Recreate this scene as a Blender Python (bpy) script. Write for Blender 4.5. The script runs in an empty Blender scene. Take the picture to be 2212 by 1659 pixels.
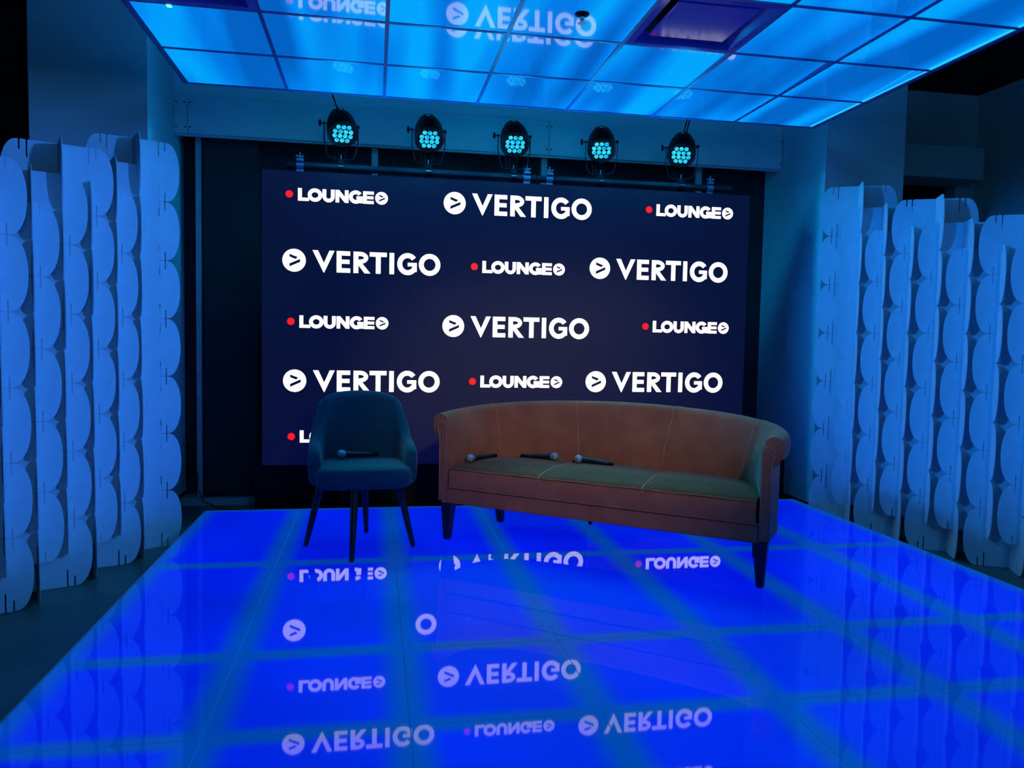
import bpy, bmesh, math, random
from math import sin, cos, pi, radians, sqrt
from mathutils import Vector, Matrix
random.seed(7)
S = bpy.context.scene
COL = S.collection
PW, PH = 2212, 1659

# ------------------------------------------------------------------ camera
CAM_Z = 1.1866
RIGHT = Vector((0.9844476, -0.1746911, 0.0185997))
UP = Vector((-0.0077479, 0.0625981, 0.9980087))
FWD = Vector((0.1755075, 0.9826314, -0.0602710))
cam = bpy.data.cameras.new('camera')
cam.sensor_width = 36.0
cam.lens = 1672.09 / PW * 36.0
cam.clip_start = 0.05
cam_o = bpy.data.objects.new('camera', cam)
COL.objects.link(cam_o)
M = Matrix((RIGHT, UP, -FWD)).transposed().to_4x4()
M.translation = Vector((0, 0, CAM_Z))
cam_o.matrix_world = M
S.camera = cam_o

# ------------------------------------------------------------------ view, world, room lamp, added fill lights
S.view_settings.view_transform = 'Standard'
S.view_settings.look = 'None'
S.view_settings.exposure = 0.0
S.view_settings.gamma = 1.0
S.view_settings.use_curve_mapping = False
W = bpy.data.worlds.new('dark_room')
S.world = W
W.use_nodes = True
W.node_tree.nodes['Background'].inputs[0].default_value = (0.10, 0.35, 0.8, 1)
W.node_tree.nodes['Background'].inputs[1].default_value = 0.002

def spot(name, loc, target, energy, color, angle, blend, size, parent=None):
    L = bpy.data.lights.new(name, 'SPOT')
    L.energy = energy; L.color = color; L.spot_size = radians(angle); L.spot_blend = blend
    L.shadow_soft_size = size
    o = bpy.data.objects.new(name, L)
    COL.objects.link(o)
    d = Vector(target) - Vector(loc)
    o.location = loc
    o.rotation_euler = d.to_track_quat('-Z', 'Y').to_euler()
    if parent: o.parent = parent
    return o
# neutral ceiling downlight of the room behind the viewer
spot('room_downlight', (0.75, -1.3, 3.05), (1.15, 4.2, 1.08), 290, (1.0, 0.90, 0.88), 27, 0.95, 0.12)
# added blue fill lamps out of view, each brightening one cardboard screen
spot('fill_light_left', (2.9, 0.7, 2.5), (-1.85, 4.4, 1.28), 640, (0.035, 0.23, 1.0), 32, 0.7, 0.12)
spot('fill_light_right', (-1.9, 2.0, 2.45), (3.75, 4.4, 1.30), 640, (0.008, 0.25, 1.0), 28, 0.7, 0.12)
L_ = bpy.data.lights.new('ambient_fill', 'POINT'); L_.energy = 115; L_.color = (0.12, 0.45, 1.0); L_.shadow_soft_size = 0.4  # added fill light behind the viewer, lifts the overall brightness
o_ = bpy.data.objects.new('ambient_fill', L_); COL.objects.link(o_); o_.location = (1.2, -3.0, 2.6)

# ------------------------------------------------------------------ materials
def principled(name, base, rough=0.5, metal=0.0, spec=0.5, emit=None, estr=0.0, sheen=0.0, noise=None, bump=None):
    m = bpy.data.materials.new(name)
    m.use_nodes = True
    nt = m.node_tree
    b = nt.nodes['Principled BSDF']
    b.inputs['Base Color'].default_value = (*base, 1)
    b.inputs['Roughness'].default_value = rough
    b.inputs['Metallic'].default_value = metal
    b.inputs['Specular IOR Level'].default_value = spec
    if sheen:
        b.inputs['Sheen Weight'].default_value = sheen
        b.inputs['Sheen Roughness'].default_value = 0.4
    if emit:
        b.inputs['Emission Color'].default_value = (*emit, 1)
        b.inputs['Emission Strength'].default_value = estr
    if noise or bump:
        tc = nt.nodes.new('ShaderNodeTexCoord')
    if noise:
        scale, amt = noise
        n = nt.nodes.new('ShaderNodeTexNoise'); n.inputs['Scale'].default_value = scale
        n.inputs['Detail'].default_value = 5
        nt.links.new(tc.outputs['Object'], n.inputs['Vector'])
        r = nt.nodes.new('ShaderNodeValToRGB')
        r.color_ramp.elements[0].position = 0.3; r.color_ramp.elements[1].position = 0.7
        r.color_ramp.elements[0].color = (*[c * (1 - amt) for c in base], 1)
        r.color_ramp.elements[1].color = (*[min(1, c * (1 + amt)) for c in base], 1)
        nt.links.new(n.outputs['Fac'], r.inputs['Fac'])
        nt.links.new(r.outputs['Color'], b.inputs['Base Color'])
    if bump:
        scale, st, vec = bump
        mp = nt.nodes.new('ShaderNodeMapping'); mp.inputs['Scale'].default_value = vec
        n2 = nt.nodes.new('ShaderNodeTexNoise'); n2.inputs['Scale'].default_value = scale
        n2.inputs['Detail'].default_value = 3
        bp = nt.nodes.new('ShaderNodeBump'); bp.inputs['Strength'].default_value = st
        bp.inputs['Distance'].default_value = 0.01
        nt.links.new(tc.outputs['Object'], mp.inputs['Vector'])
        nt.links.new(mp.outputs['Vector'], n2.inputs['Vector'])
        nt.links.new(n2.outputs['Fac'], bp.inputs['Height'])
        nt.links.new(bp.outputs['Normal'], b.inputs['Normal'])
    return m

MAT = {}
MAT['concrete'] = principled('concrete', (0.075, 0.105, 0.085), 0.42, noise=(1.6, 0.45), bump=(9, 0.15, (1, 1, 1)))
MAT['black'] = principled('black_paint', (0.006, 0.006, 0.008), 0.75, spec=0.2, noise=(3, 0.3))
MAT['navy_drape'] = principled('dark_backing', (0.035, 0.035, 0.042), 0.8, spec=0.2, noise=(4, 0.2))
MAT['wallpaint'] = principled('painted_board', (0.70, 0.72, 0.72), 0.6, noise=(2.0, 0.04), bump=(60, 0.04, (1, 1, 1)))
MAT['darkwall'] = principled('dim_room_paint', (0.50, 0.56, 0.56), 0.8, spec=0.2, noise=(1.2, 0.12))
MAT['card'] = principled('white_cardboard', (0.62, 0.66, 0.70), 0.75, spec=0.25, noise=(14, 0.04))
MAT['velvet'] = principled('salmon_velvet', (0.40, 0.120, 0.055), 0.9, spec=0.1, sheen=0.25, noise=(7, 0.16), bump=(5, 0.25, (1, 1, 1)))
MAT['velvet_shaded'] = principled('salmon_velvet_shaded', (0.17, 0.040, 0.011), 0.9, spec=0.1, sheen=0.25, noise=(7, 0.16), bump=(7, 0.55, (3.0, 0.7, 1)))  # same velvet; the seat top's nap shade is put into a darker colour
MAT['piping'] = principled('pale_piping', (0.46, 0.20, 0.11), 0.8, spec=0.15, noise=(20, 0.1))
MAT['teal'] = principled('teal_felt', (0.010, 0.075, 0.098), 0.9, spec=0.1, sheen=0.15, noise=(60, 0.12), bump=(160, 0.12, (1, 1, 1)))
MAT['darkwood'] = principled('dark_wood', (0.030, 0.020, 0.014), 0.38, noise=(12, 0.35))
MAT['navywood'] = principled('black_lacquer', (0.008, 0.008, 0.011), 0.35, noise=(8, 0.3))
MAT['metalblack'] = principled('black_metal', (0.004, 0.004, 0.005), 0.55, spec=0.25, noise=(10, 0.3))
MAT['pipeblack'] = principled('black_pipe_paint', (0.012, 0.014, 0.018), 0.35, noise=(10, 0.3))
MAT['steel'] = principled('galvanised_steel', (0.55, 0.57, 0.58), 0.28, metal=1.0, noise=(20, 0.12))
MAT['postmetal'] = principled('grey_stud', (0.42, 0.43, 0.45), 0.5, metal=0.2, noise=(8, 0.15))
MAT['sticker'] = principled('white_sticker', (0.75, 0.75, 0.75), 0.6, noise=(30, 0.05))
MAT['tbar'] = principled('blue_grid_metal', (0.05, 0.12, 0.36), 0.4, noise=(10, 0.15))
MAT['vent'] = principled('vent_plastic', (0.22, 0.17, 0.58), 0.10, noise=(6, 0.06))
MAT['mesh'] = principled('microphone_grille', (0.50, 0.51, 0.53), 0.42, metal=0.75, noise=(260, 0.35), bump=(500, 0.5, (1, 1, 1)))
MAT['micbody'] = principled('microphone_body', (0.012, 0.013, 0.017), 0.4, noise=(20, 0.3))
MAT['edge'] = principled('stage_edge_metal', (0.30, 0.42, 0.50), 0.3, metal=0.5, noise=(10, 0.15))
MAT['screen'] = principled('led_screen_face', (0.008, 0.006, 0.014), 0.36, spec=0.45, emit=(0.08, 0.10, 1.0), estr=0.022, noise=(3, 0.1), bump=(400, 0.25, (1, 1, 1)))
MAT['white_px'] = principled('lit_white_pixels', (0.02, 0.02, 0.02), 0.5, emit=(1.0, 0.93, 0.98), estr=1.5, noise=(3, 0.1))
MAT['red_px'] = principled('lit_red_pixels', (0.02, 0.005, 0.005), 0.5, emit=(1.0, 0.008, 0.006), estr=1.1, noise=(3, 0.1))
MAT['lens'] = principled('lit_cyan_lens', (0.02, 0.05, 0.05), 0.1, noise=(3, 0.1))
MAT['leak'] = principled('lit_cyan_strip', (0.1, 0.1, 0.1), 0.5, emit=(0.25, 1.0, 0.85), estr=1.2, noise=(3, 0.1))
# lamp lens: brighter ring, deeper blue-cyan towards the diode
def lens_mat():
    m = MAT['lens']; nt = m.node_tree; b = nt.nodes['Principled BSDF']
    tc = nt.nodes.new('ShaderNodeTexCoord')
    n = nt.nodes.new('ShaderNodeTexNoise'); n.inputs['Scale'].default_value = 45
    nt.links.new(tc.outputs['Object'], n.inputs['Vector'])
    r = nt.nodes.new('ShaderNodeValToRGB')
    r.color_ramp.elements[0].position = 0.35; r.color_ramp.elements[0].color = (0.0, 0.36, 0.72, 1)
    r.color_ramp.elements[1].position = 0.62; r.color_ramp.elements[1].color = (0.05, 0.80, 0.92, 1)
    nt.links.new(n.outputs['Fac'], r.inputs['Fac'])
    nt.links.new(r.outputs['Color'], b.inputs['Emission Color'])
    b.inputs['Emission Strength'].default_value = 1.0
lens_mat()

def floor_panel_mat(name, lx, ly):
    """Light box under glossy acrylic: blue in the middle, greener and dimmer over the ribs at its borders."""
    m = bpy.data.materials.new(name); m.use_nodes = True
    nt = m.node_tree; b = nt.nodes['Principled BSDF']
    N, Lk = nt.nodes.new, nt.links.new
    tc = N('ShaderNodeTexCoord'); sp = N('ShaderNodeSeparateXYZ'); Lk(tc.outputs['Object'], sp.inputs[0])
    def edge(sock, half, w0, w1):
        a = N('ShaderNodeMath'); a.operation = 'ABSOLUTE'; Lk(sock, a.inputs[0])
        s = N('ShaderNodeMath'); s.operation = 'SUBTRACT'; s.inputs[0].default_value = half; Lk(a.outputs[0], s.inputs[1])
        r = N('ShaderNodeMapRange'); r.interpolation_type = 'SMOOTHSTEP'
        r.inputs['From Min'].default_value = w0; r.inputs['From Max'].default_value = w1
        Lk(s.outputs[0], r.inputs['Value']); return r.outputs[0]
    ex = edge(sp.outputs['X'], lx / 2, 0.004, 0.115); ey = edge(sp.outputs['Y'], ly / 2, 0.012, 0.075)
    mu = N('ShaderNodeMath'); mu.operation = 'MULTIPLY'; Lk(ex, mu.inputs[0]); Lk(ey, mu.inputs[1])
    no = N('ShaderNodeTexNoise'); no.inputs['Scale'].default_value = 1.3
    ge = N('ShaderNodeNewGeometry'); Lk(ge.outputs['Position'], no.inputs['Vector'])
    mr = N('ShaderNodeMapRange'); mr.inputs['From Min'].default_value = 0.3; mr.inputs['From Max'].default_value = 0.7
    mr.inputs['To Min'].default_value = 0.80; mr.inputs['To Max'].default_value = 1.12; Lk(no.outputs['Fac'], mr.inputs['Value'])
    mix = N('ShaderNodeMix'); mix.data_type = 'RGBA'
    mix.inputs['A'].default_value = (0.0, 0.05, 0.36, 1); mix.inputs['B'].default_value = (0.0, 0.006, 0.74, 1)
    Lk(mu.outputs[0], mix.inputs['Factor'])
    Lk(mix.outputs['Result'], b.inputs['Emission Color']); Lk(mr.outputs[0], b.inputs['Emission Strength'])
    b.inputs['Base Color'].default_value = (0.001, 0.055, 0.14, 1)
    b.inputs['Roughness'].default_value = 0.025
    b.inputs['IOR'].default_value = 1.5
    return m

def canopy_mat():
    m = bpy.data.materials.new('backlit_acrylic'); m.use_nodes = True
    nt = m.node_tree; b = nt.nodes['Principled BSDF']
    N, Lk = nt.nodes.new, nt.links.new
    g = N('ShaderNodeNewGeometry'); mp = N('ShaderNodeMapping'); mp.inputs['Scale'].default_value = (1.0, 0.10, 1.0)
    Lk(g.outputs['Position'], mp.inputs['Vector'])
    n = N('ShaderNodeTexNoise'); n.inputs['Scale'].default_value = 3.6; n.inputs['Detail'].default_value = 1.0
    Lk(mp.outputs[0], n.inputs['Vector'])
    r = N('ShaderNodeValToRGB'); e = r.color_ramp.elements
    e[0].position = 0.38; e[0].color = (0.0, 0.115, 0.52, 1)
    e[1].position = 0.63; e[1].color = (0.0, 0.37, 0.95, 1)
    mid = e.new(0.5); mid.color = (0.0, 0.205, 0.80, 1)
    Lk(n.outputs['Fac'], r.inputs['Fac']); Lk(r.outputs['Color'], b.inputs['Emission Color'])
    b.inputs['Emission Strength'].default_value = 1.0
    b.inputs['Base Color'].default_value = (0.02, 0.05, 0.07, 1)
    b.inputs['Roughness'].default_value = 0.035; b.inputs['IOR'].default_value = 1.5
    return m
MAT['canopy'] = canopy_mat()

# ------------------------------------------------------------------ mesh helpers
class MB:
    def __init__(self): self.v = []; self.f = []; self.mi = []
    def add(self, vs, fs, mi=0):
        o = len(self.v); self.v += [tuple(p) for p in vs]
        self.f += [tuple(i + o for i in f) for f in fs]; self.mi += [mi] * len(fs); return self
    def box(self, x0, x1, y0, y1, z0, z1, mi=0):
        vs = [(x, y, z) for z in (z0, z1) for y in (y0, y1) for x in (x0, x1)]
        return self.add(vs, [(0, 2, 3, 1), (4, 5, 7, 6), (0, 1, 5, 4), (2, 6, 7, 3), (0, 4, 6, 2), (1, 3, 7, 5)], mi)
    def tube(self, pts, r, n=8, closed=False, mi=0):
        pts = [Vector(p) for p in pts]; m = len(pts); vs = []; fs = []
        rr = r if isinstance(r, (list, tuple)) else [r] * m
        prev = None
        for i, p in enumerate(pts):
            a = pts[i - 1] if (i > 0 or closed) else p
            c = pts[(i + 1) % m] if (i < m - 1 or closed) else p
            t = (c - a).normalized()
            if prev is None:
                u = t.orthogonal().normalized()
            else:
                u = (prev - t * prev.dot(t)).normalized()
            prev = u; w = t.cross(u)
            for k in range(n):
                an = 2 * pi * k / n
                vs.append(p + (u * cos(an) + w * sin(an)) * rr[i])
        for i in range(m if closed else m - 1):
            for k in range(n):
                a = i * n + k; b = i * n + (k + 1) % n; j = (i + 1) % m
                fs.append((a, b, j * n + (k + 1) % n, j * n + k))
        if not closed:
            fs.append(tuple(range(n))[::-1]); fs.append(tuple((m - 1) * n + k for k in range(n)))
        return self.add(vs, fs, mi)
    def lathe(self, prof, n=24, axis='z', org=(0, 0, 0), mi=0):
        vs = []; fs = []; ox, oy, oz = org
        for (r, h) in prof:
            for k in range(n):
                a = 2 * pi * k / n
                if axis == 'z': vs.append((ox + r * cos(a), oy + r * sin(a), oz + h))
                elif axis == 'x': vs.append((ox + h, oy + r * cos(a), oz + r * sin(a)))
                else: vs.append((ox + r * sin(a), oy + h, oz + r * cos(a)))
        m = len(prof)
        for i in range(m - 1):
            for k in range(n):
                fs.append((i * n + k, i * n + (k + 1) % n, (i + 1) * n + (k + 1) % n, (i + 1) * n + k))
        fs.append(tuple(range(n))[::-1]); fs.append(tuple((m - 1) * n + k for k in range(n)))
        return self.add(vs, fs, mi)
    def prism(self, poly, d0, d1, plane='xz', mi=0):
        n = len(poly)
        def P(a, b, d): return (a, d, b) if plane == 'xz' else (a, b, d)
        vs = [P(a, b, d0) for a, b in poly] + [P(a, b, d1) for a, b in poly]
        fs = [tuple(range(n)), tuple(range(2 * n - 1, n - 1, -1))]
        fs += [(i, n + i, n + (i + 1) % n, (i + 1) % n) for i in range(n)]
        return self.add(vs, fs, mi)
    def build(self, name, mats, parent=None, smooth=False, loc=None, rz=None, fix=True):
        me = bpy.data.meshes.new(name)
        me.from_pydata(self.v, [], self.f)
        if not isinstance(mats, (list, tuple)): mats = [mats]
        for m in mats: me.materials.append(m)
        for p, i in zip(me.polygons, self.mi): p.material_index = i
        if fix:
            bm = bmesh.new(); bm.from_mesh(me)
            bmesh.ops.recalc_face_normals(bm, faces=bm.faces); bm.to_mesh(me); bm.free()
        if smooth:
            for p in me.polygons: p.use_smooth = True
        o = bpy.data.objects.new(name, me); COL.objects.link(o)
        if parent is not None: o.parent = parent
        if loc is not None: o.location = loc
        if rz is not None: o.rotation_euler.z = rz
        return o
def auto_smooth(o, ang=40):
    me = o.data
    bm = bmesh.new(); bm.from_mesh(me)
    for e in bm.edges:
        if len(e.link_faces) == 2 and e.calc_face_angle(0) > radians(ang): e.smooth = False
    bm.to_mesh(me); bm.free()
    for p in me.polygons: p.use_smooth = True
    return o
def bevel(o, w, seg=2):
    m = o.modifiers.new('bevel', 'BEVEL'); m.width = w; m.segments = seg; m.limit_method = 'ANGLE'; m.angle_limit = radians(40)
    return o
def subsurf(o, lv=1):
    m = o.modifiers.new('subdivision', 'SUBSURF'); m.levels = lv; m.render_levels = lv; return o
def tag(o, label, cat, group=None, kind=None):
    o['label'] = label; o['category'] = cat
    if group: o['group'] = group
    if kind: o['kind'] = kind
    return o
def thing(name, label, cat, loc=(0, 0, 0), rz=0.0, group=None):
    e = bpy.data.objects.new(name, None); COL.objects.link(e)
    e.empty_display_size = 0.1; e.location = loc; e.rotation_euler.z = rz
    return tag(e, label, cat, group)
def structure(o, label, cat):
    return tag(o, label, cat, kind='structure')
def copy_tree(o, parent=None):
    c = o.copy(); COL.objects.link(c)
    if parent is not None:
        c.parent = parent
    for ch in list(o.children): copy_tree(ch, c)
    return c

# ------------------------------------------------------------------ room shell
FZ = -0.13                                      # concrete floor; the lit stage top is z = 0
CEIL = 3.5
structure(MB().box(-5.0, 5.5, -4.0, 6.6, FZ - 0.1, FZ).build('floor', MAT['concrete']), 'dark worn concrete floor around the lit stage', 'floor')
structure(MB().box(-5.0, 5.6, -4.0, 6.6, CEIL, CEIL + 0.1).build('ceiling', MAT['black']), 'black ceiling above the glowing blue canopy', 'ceiling')
structure(MB().box(-5.1, -5.0, -4.0, 6.6, FZ, CEIL).build('wall_left', MAT['black']), 'black wall at far left beyond the white pillar', 'wall')
structure(MB().box(5.5, 5.6, -4.0, 6.6, FZ, CEIL).build('wall_right', MAT['darkwall']), 'dim blue side wall at the right edge', 'wall')
structure(MB().box(-5.1, 5.6, -4.1, -4.0, FZ, CEIL).build('wall_front', MAT['black']), 'black wall behind the viewer', 'wall')
# far wall on the right, with a black opening below a projecting bulkhead
b = MB().box(3.9, 5.5, 6.46, 6.6, 2.68, CEIL).box(5.30, 5.5, 6.46, 6.6, FZ, 2.68)
structure(b.build('wall_far_right', MAT['darkwall']), 'dim blue end wall beyond the right pillar', 'wall')
structure(MB().box(3.9, 5.30, 6.60, 6.64, FZ, 2.68).build('door_1', MAT['black']), 'black open doorway beyond the right pillar', 'doorway')
bevel(structure(MB().box(3.9, 5.31, 6.13, 6.458, 2.655, 2.935).build('trim_1', MAT['darkwall']), 'boxed bulkhead above the black doorway', 'bulkhead'), 0.006)
# back wall behind the screen
structure(MB().box(-5.0, 3.9, 6.30, 6.40, FZ, CEIL).build('wall_back', MAT['navy_drape']), 'dark back wall behind the screen', 'wall')
structure(MB().box(-1.43, 3.305, 6.03, 6.06, 2.60, CEIL).build('wall_upper', MAT['wallpaint']), 'painted wall band between fascia and canopy', 'wall')
def fascia(name, x0, x1, label):
    o = MB().box(x0 + 0.0015, x1 - 0.0015, 6.0, 6.028, 2.61, 2.874).build(name, MAT['wallpaint'])
    structure(o, label, 'fascia board')
    bevel(o, 0.003, 1)
    s = MB()
    for zz in (2.655, 2.83):
        for xx in (x0 + 0.018, x1 - 0.018):
            s.lathe([(0.006, -0.002), (0.006, 0.0)], 10, 'y', (xx, 6.0, zz))
    s.build('screw', MAT['metalblack'], o)
fascia('trim_2', -1.43, -1.336, 'narrow fascia board at the left pillar')
fascia('trim_3', -1.336, 1.330, 'long fascia board behind the left spotlights')
fascia('trim_4', 1.330, 3.300, 'long fascia board behind the right spotlights')
# pillars
def pillar(name, x0, x1, y0, label):
    o = MB().box(x0, x1, y0, 6.29, -0.045, CEIL).build(name, MAT['wallpaint'])
    structure(o, label, 'pillar'); bevel(o, 0.004, 1)
    return o
pillar('wall_left_pillar', -2.13, -1.43, 5.36, 'tall painted pillar behind the left cardboard screen')
pillar('wall_right_pillar', 3.305, 3.965, 5.375, 'tall painted pillar behind the right cardboard screen')
structure(MB().box(-2.11, -1.45, 5.38, 6.28, FZ, -0.045).build('baseboard_left', MAT['black']), 'black plinth under the left pillar', 'baseboard')
structure(MB().box(3.325, 3.945, 5.395, 6.28, FZ, -0.045).build('baseboard_right', MAT['black']), 'black plinth under the right pillar', 'baseboard')
structure(MB().box(-1.43, -0.80, 6.12, 6.30, FZ, -0.075).build('baseboard_back', MAT['postmetal']), 'grey sill strip at the foot of the dark back wall', 'baseboard')
# dark panels left of the screen
w = thing('wall_panel', 'dark navy backing panel left of the screen', 'panel', (-1.05, 6.2, FZ))
bevel(MB().box(-0.215, 0.18, -0.05, 0.04, 0.075, 2.95).build('board', MAT['navy_drape'], w), 0.004)
tag(MB().box(-1.312, -1.275, 6.13, 6.16, FZ + 0.06, 2.9).build('metal_stud', MAT['postmetal']), 'upright grey metal stud left of the screen', 'stud')
tag(MB().box(-0.82, 3.2, 5.60, 5.66, FZ, 0.30).build('black_skirt', MAT['black']), 'black skirt closing the gap below the screen', 'skirt')
# three posts behind the screen
for i, (x, t) in enumerate([(-0.006, 'leftmost'), (1.162, 'middle'), (2.311, 'rightmost')]):
    xx = x * 6.14 / 5.38
    p = thing('support_post', 'grey upright post above the screen, %s of three' % t, 'post', (xx, 6.14, FZ), group='posts behind the screen')
    MB().box(-0.024, 0.024, -0.004, 0.0, 0, 2.9).box(-0.024, -0.020, 0.0, 0.03, 0, 2.9).build('channel', MAT['postmetal'], p)
    MB().box(-0.05, 0.05, -0.03, 0.05, 0, 0.008).build('foot_plate', MAT['postmetal'], p)

# ------------------------------------------------------------------ lit stage
XS = [-1.094 + i * (3.143 + 1.094) / 7 for i in range(8)]
YS = [5.35, 4.075, 2.90, 2.306, 1.71, 1.115, 0.52]
stage = thing('lit_stage', 'low stage of glossy glowing blue floor panels', 'stage', (1.0245, 2.935, FZ))
MB().box(XS[0] + 0.01 - 1.0245, XS[-1] - 0.01 - 1.0245, YS[-1] + 0.01 - 2.935, YS[0] - 0.01 - 2.935, 0.0, 0.10).build('stage_base', MAT['metalblack'], stage)
FM = {}
for j in range(len(YS) - 1):
    ly = YS[j] - YS[j + 1]; key = round(ly, 2)
    if key not in FM: FM[key] = floor_panel_mat('lit_floor_panel', 0.605, ly)
    for i in range(7):
        lx = XS[i + 1] - XS[i]
        g = 0.0016
        MB().box(-lx / 2 + g, lx / 2 - g, -ly / 2 + g, ly / 2 - g, -0.029, 0.0).build('floor_panel', FM[key], stage,
            loc=((XS[i] + XS[i + 1]) / 2 - 1.0245, (YS[j] + YS[j + 1]) / 2 - 2.935, 0.13))
e = MB(); x0, x1, y0, y1 = XS[0] - 1.0245, XS[-1] - 1.0245, YS[-1] - 2.935, YS[0] - 2.935
e.box(x0 - 0.008, x0, y0 - 0.008, y1 + 0.008, 0.0, 0.1296); e.box(x1, x1 + 0.003, y0 - 0.008, y1 + 0.008, 0.0, 0.1296)
e.box(x0, x1, y1, y1 + 0.008, 0.0, 0.1296); e.box(x0, x1, y0 - 0.008, y0, 0.0, 0.1296)
e.build('edge_trim', MAT['edge'], stage)

# ------------------------------------------------------------------ glowing canopy
CX0, CWD, CY, CZ = -1.169, 0.610, 5.221, 2.735
NR = 8
canopy = thing('light_canopy', 'hanging canopy of glowing blue ceiling panels in a dark grid', 'canopy', (0.966, 2.8, CZ))
VENTS = {(4, 2), (0, 2)}
TILT = {0: 0.0, 1: -2.0, 2: 0.15, 3: 0.0, 4: 0.2, 5: 0, 6: 0, 7: 0}
for j in range(NR):
    for i in range(7):
        if (i, j) in VENTS: continue
        o = MB().box(-0.3035, 0.3035, -0.3045, 0.3045, 0.0, 0.006).build('diffuser_panel', MAT['canopy'], canopy,
            loc=(CX0 + CWD * (i + 0.5) - 0.966, CY - 0.612 * (j + 0.5) - 2.8, 0.004 + 0.3045 * abs(sin(radians(TILT[j]))) + (0.002 if j == 1 else 0)))
        o.rotation_euler.x = radians((-1.3 if (i, j) == (4, 1) else TILT[j]) + random.uniform(-0.06, 0.06))
        o.rotation_euler.y = radians(random.uniform(-0.08, 0.08))
gr = MB()
ya, yb = CY - 2.8, CY - 0.612 * NR - 2.8
for i in range(8):
    w_ = 0.016 if i in (0, 7) else 0.010
    x = CX0 + CWD * i - 0.966
    gr.box(x - w_, x + w_, yb - 0.012, ya + 0.012, -0.003, 0.002); gr.box(x - 0.002, x + 0.002, yb, ya, 0.002, 0.045)
for j in range(NR + 1):
    y = CY - 0.612 * j - 2.8
    gr.box(CX0 - 0.966, CX0 + 7 * CWD - 0.966, y - 0.010, y + 0.010, -0.0035, 0.0015)
gr.build('grid_frame', MAT['tbar'], canopy)
MAT['strip'] = principled('lit_cyan_edge', (0.1, 0.1, 0.1), 0.5, emit=(0.02, 0.62, 0.98), estr=1.0, noise=(3, 0.1))
xe = CX0 + 7 * CWD - 0.966
MB().box(xe - 0.034, xe - 0.022, yb + 0.02, ya - 0.02, -0.0005, 0.003).build('edge_light', MAT['strip'], canopy)
hg = MB()
for xx in (CX0 + 0.3, CX0 + 3.9):
    for yy in (CY - 0.3, CY - 2.6, CY - 4.5):
        hg.tube([(xx - 0.966, yy - 2.8, 0.04), (xx - 0.966, yy - 2.8, CEIL - CZ)], 0.004, 6)
hg.build('hanger_rod', MAT['metalblack'], canopy)

MAT['tube'] = principled('lit_blue_tube', (0.1, 0.1, 0.1), 0.5, emit=(0.0, 0.36, 1.0), estr=10, noise=(3, 0.1))
for (p, q) in (((-2.05, 2.30, 0.10), (2.05, 2.30, 0.10)), ((-2.03, -2.2, 0.10), (-2.03, 2.2, 0.10)), ((2.03, -2.2, 0.10), (2.03, 2.2, 0.10))):
    MB().tube([p, q], 0.013, 10).build('led_tube', MAT['tube'], canopy)
def vent(i, j, label):
    v = thing('air_diffuser', label, 'air vent', (CX0 + CWD * (i + 0.5), CY - 0.612 * (j + 0.5), CZ), group='square air vents in the canopy')
    fr = MB()
    for k in range(4):
        a = k * pi / 2
        prof = [(0.296, 0.0), (0.296, -0.004), (0.262, -0.006), (0.235, 0.045), (0.24, 0.05), (0.268, 0.004)]
        vs = []
        for sgn in (-1, 1):
            for r, z in prof:
                x, y = sgn * r, -r
                vs.append((x * cos(a) - y * sin(a), x * sin(a) + y * cos(a), z))
        n = len(prof)
        fr.add(vs, [(q, (q + 1) % n, n + (q + 1) % n, n + q) for q in range(n)])
    fr.build('vent_frame', MAT['vent'], v)
    MB().box(-0.24, 0.24, -0.24, 0.24, 0.075, 0.085).build('duct_back', MAT['black'], v)
    pl = MB().box(-0.205, 0.205, -0.205, 0.205, 0.010, 0.022).build('plaque', MAT['vent'], v)
    bevel(pl, 0.006)
    st = MB()
    for sx in (-0.15, 0.15):
        for sy in (-0.15, 0.15): st.tube([(sx, sy, 0.02), (sx, sy, 0.078)], 0.006, 6)
    st.build('spacer', MAT['metalblack'], v)
    return v
vent(4, 2, 'purple square air vent in the right half of the canopy')
vent(0, 2, 'purple square air vent at the left top edge of the canopy')
sp = thing('sprinkler_head', 'small dark sprinkler head under a middle canopy panel', 'sprinkler', (0.966, 3.69, CZ))
MB().lathe([(0.004, 0.003), (0.036, 0.002), (0.034, -0.005), (0.02, -0.012), (0.015, -0.012)], 20, 'z').build('escutcheon', MAT['metalblack'], sp, smooth=True)
MB().lathe([(0.012, -0.01), (0.012, -0.026), (0.007, -0.03), (0.007, -0.04), (0.02, -0.042), (0.02, -0.044)], 14, 'z').build('nozzle', MAT['steel'], sp)
tag(MB().box(-0.985, -0.963, 4.004, 4.03, CZ - 0.008, CZ - 0.002).build('led_strip_end', MAT['leak']), 'tiny bright cyan strip end below the left air vent', 'strip light')

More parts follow.
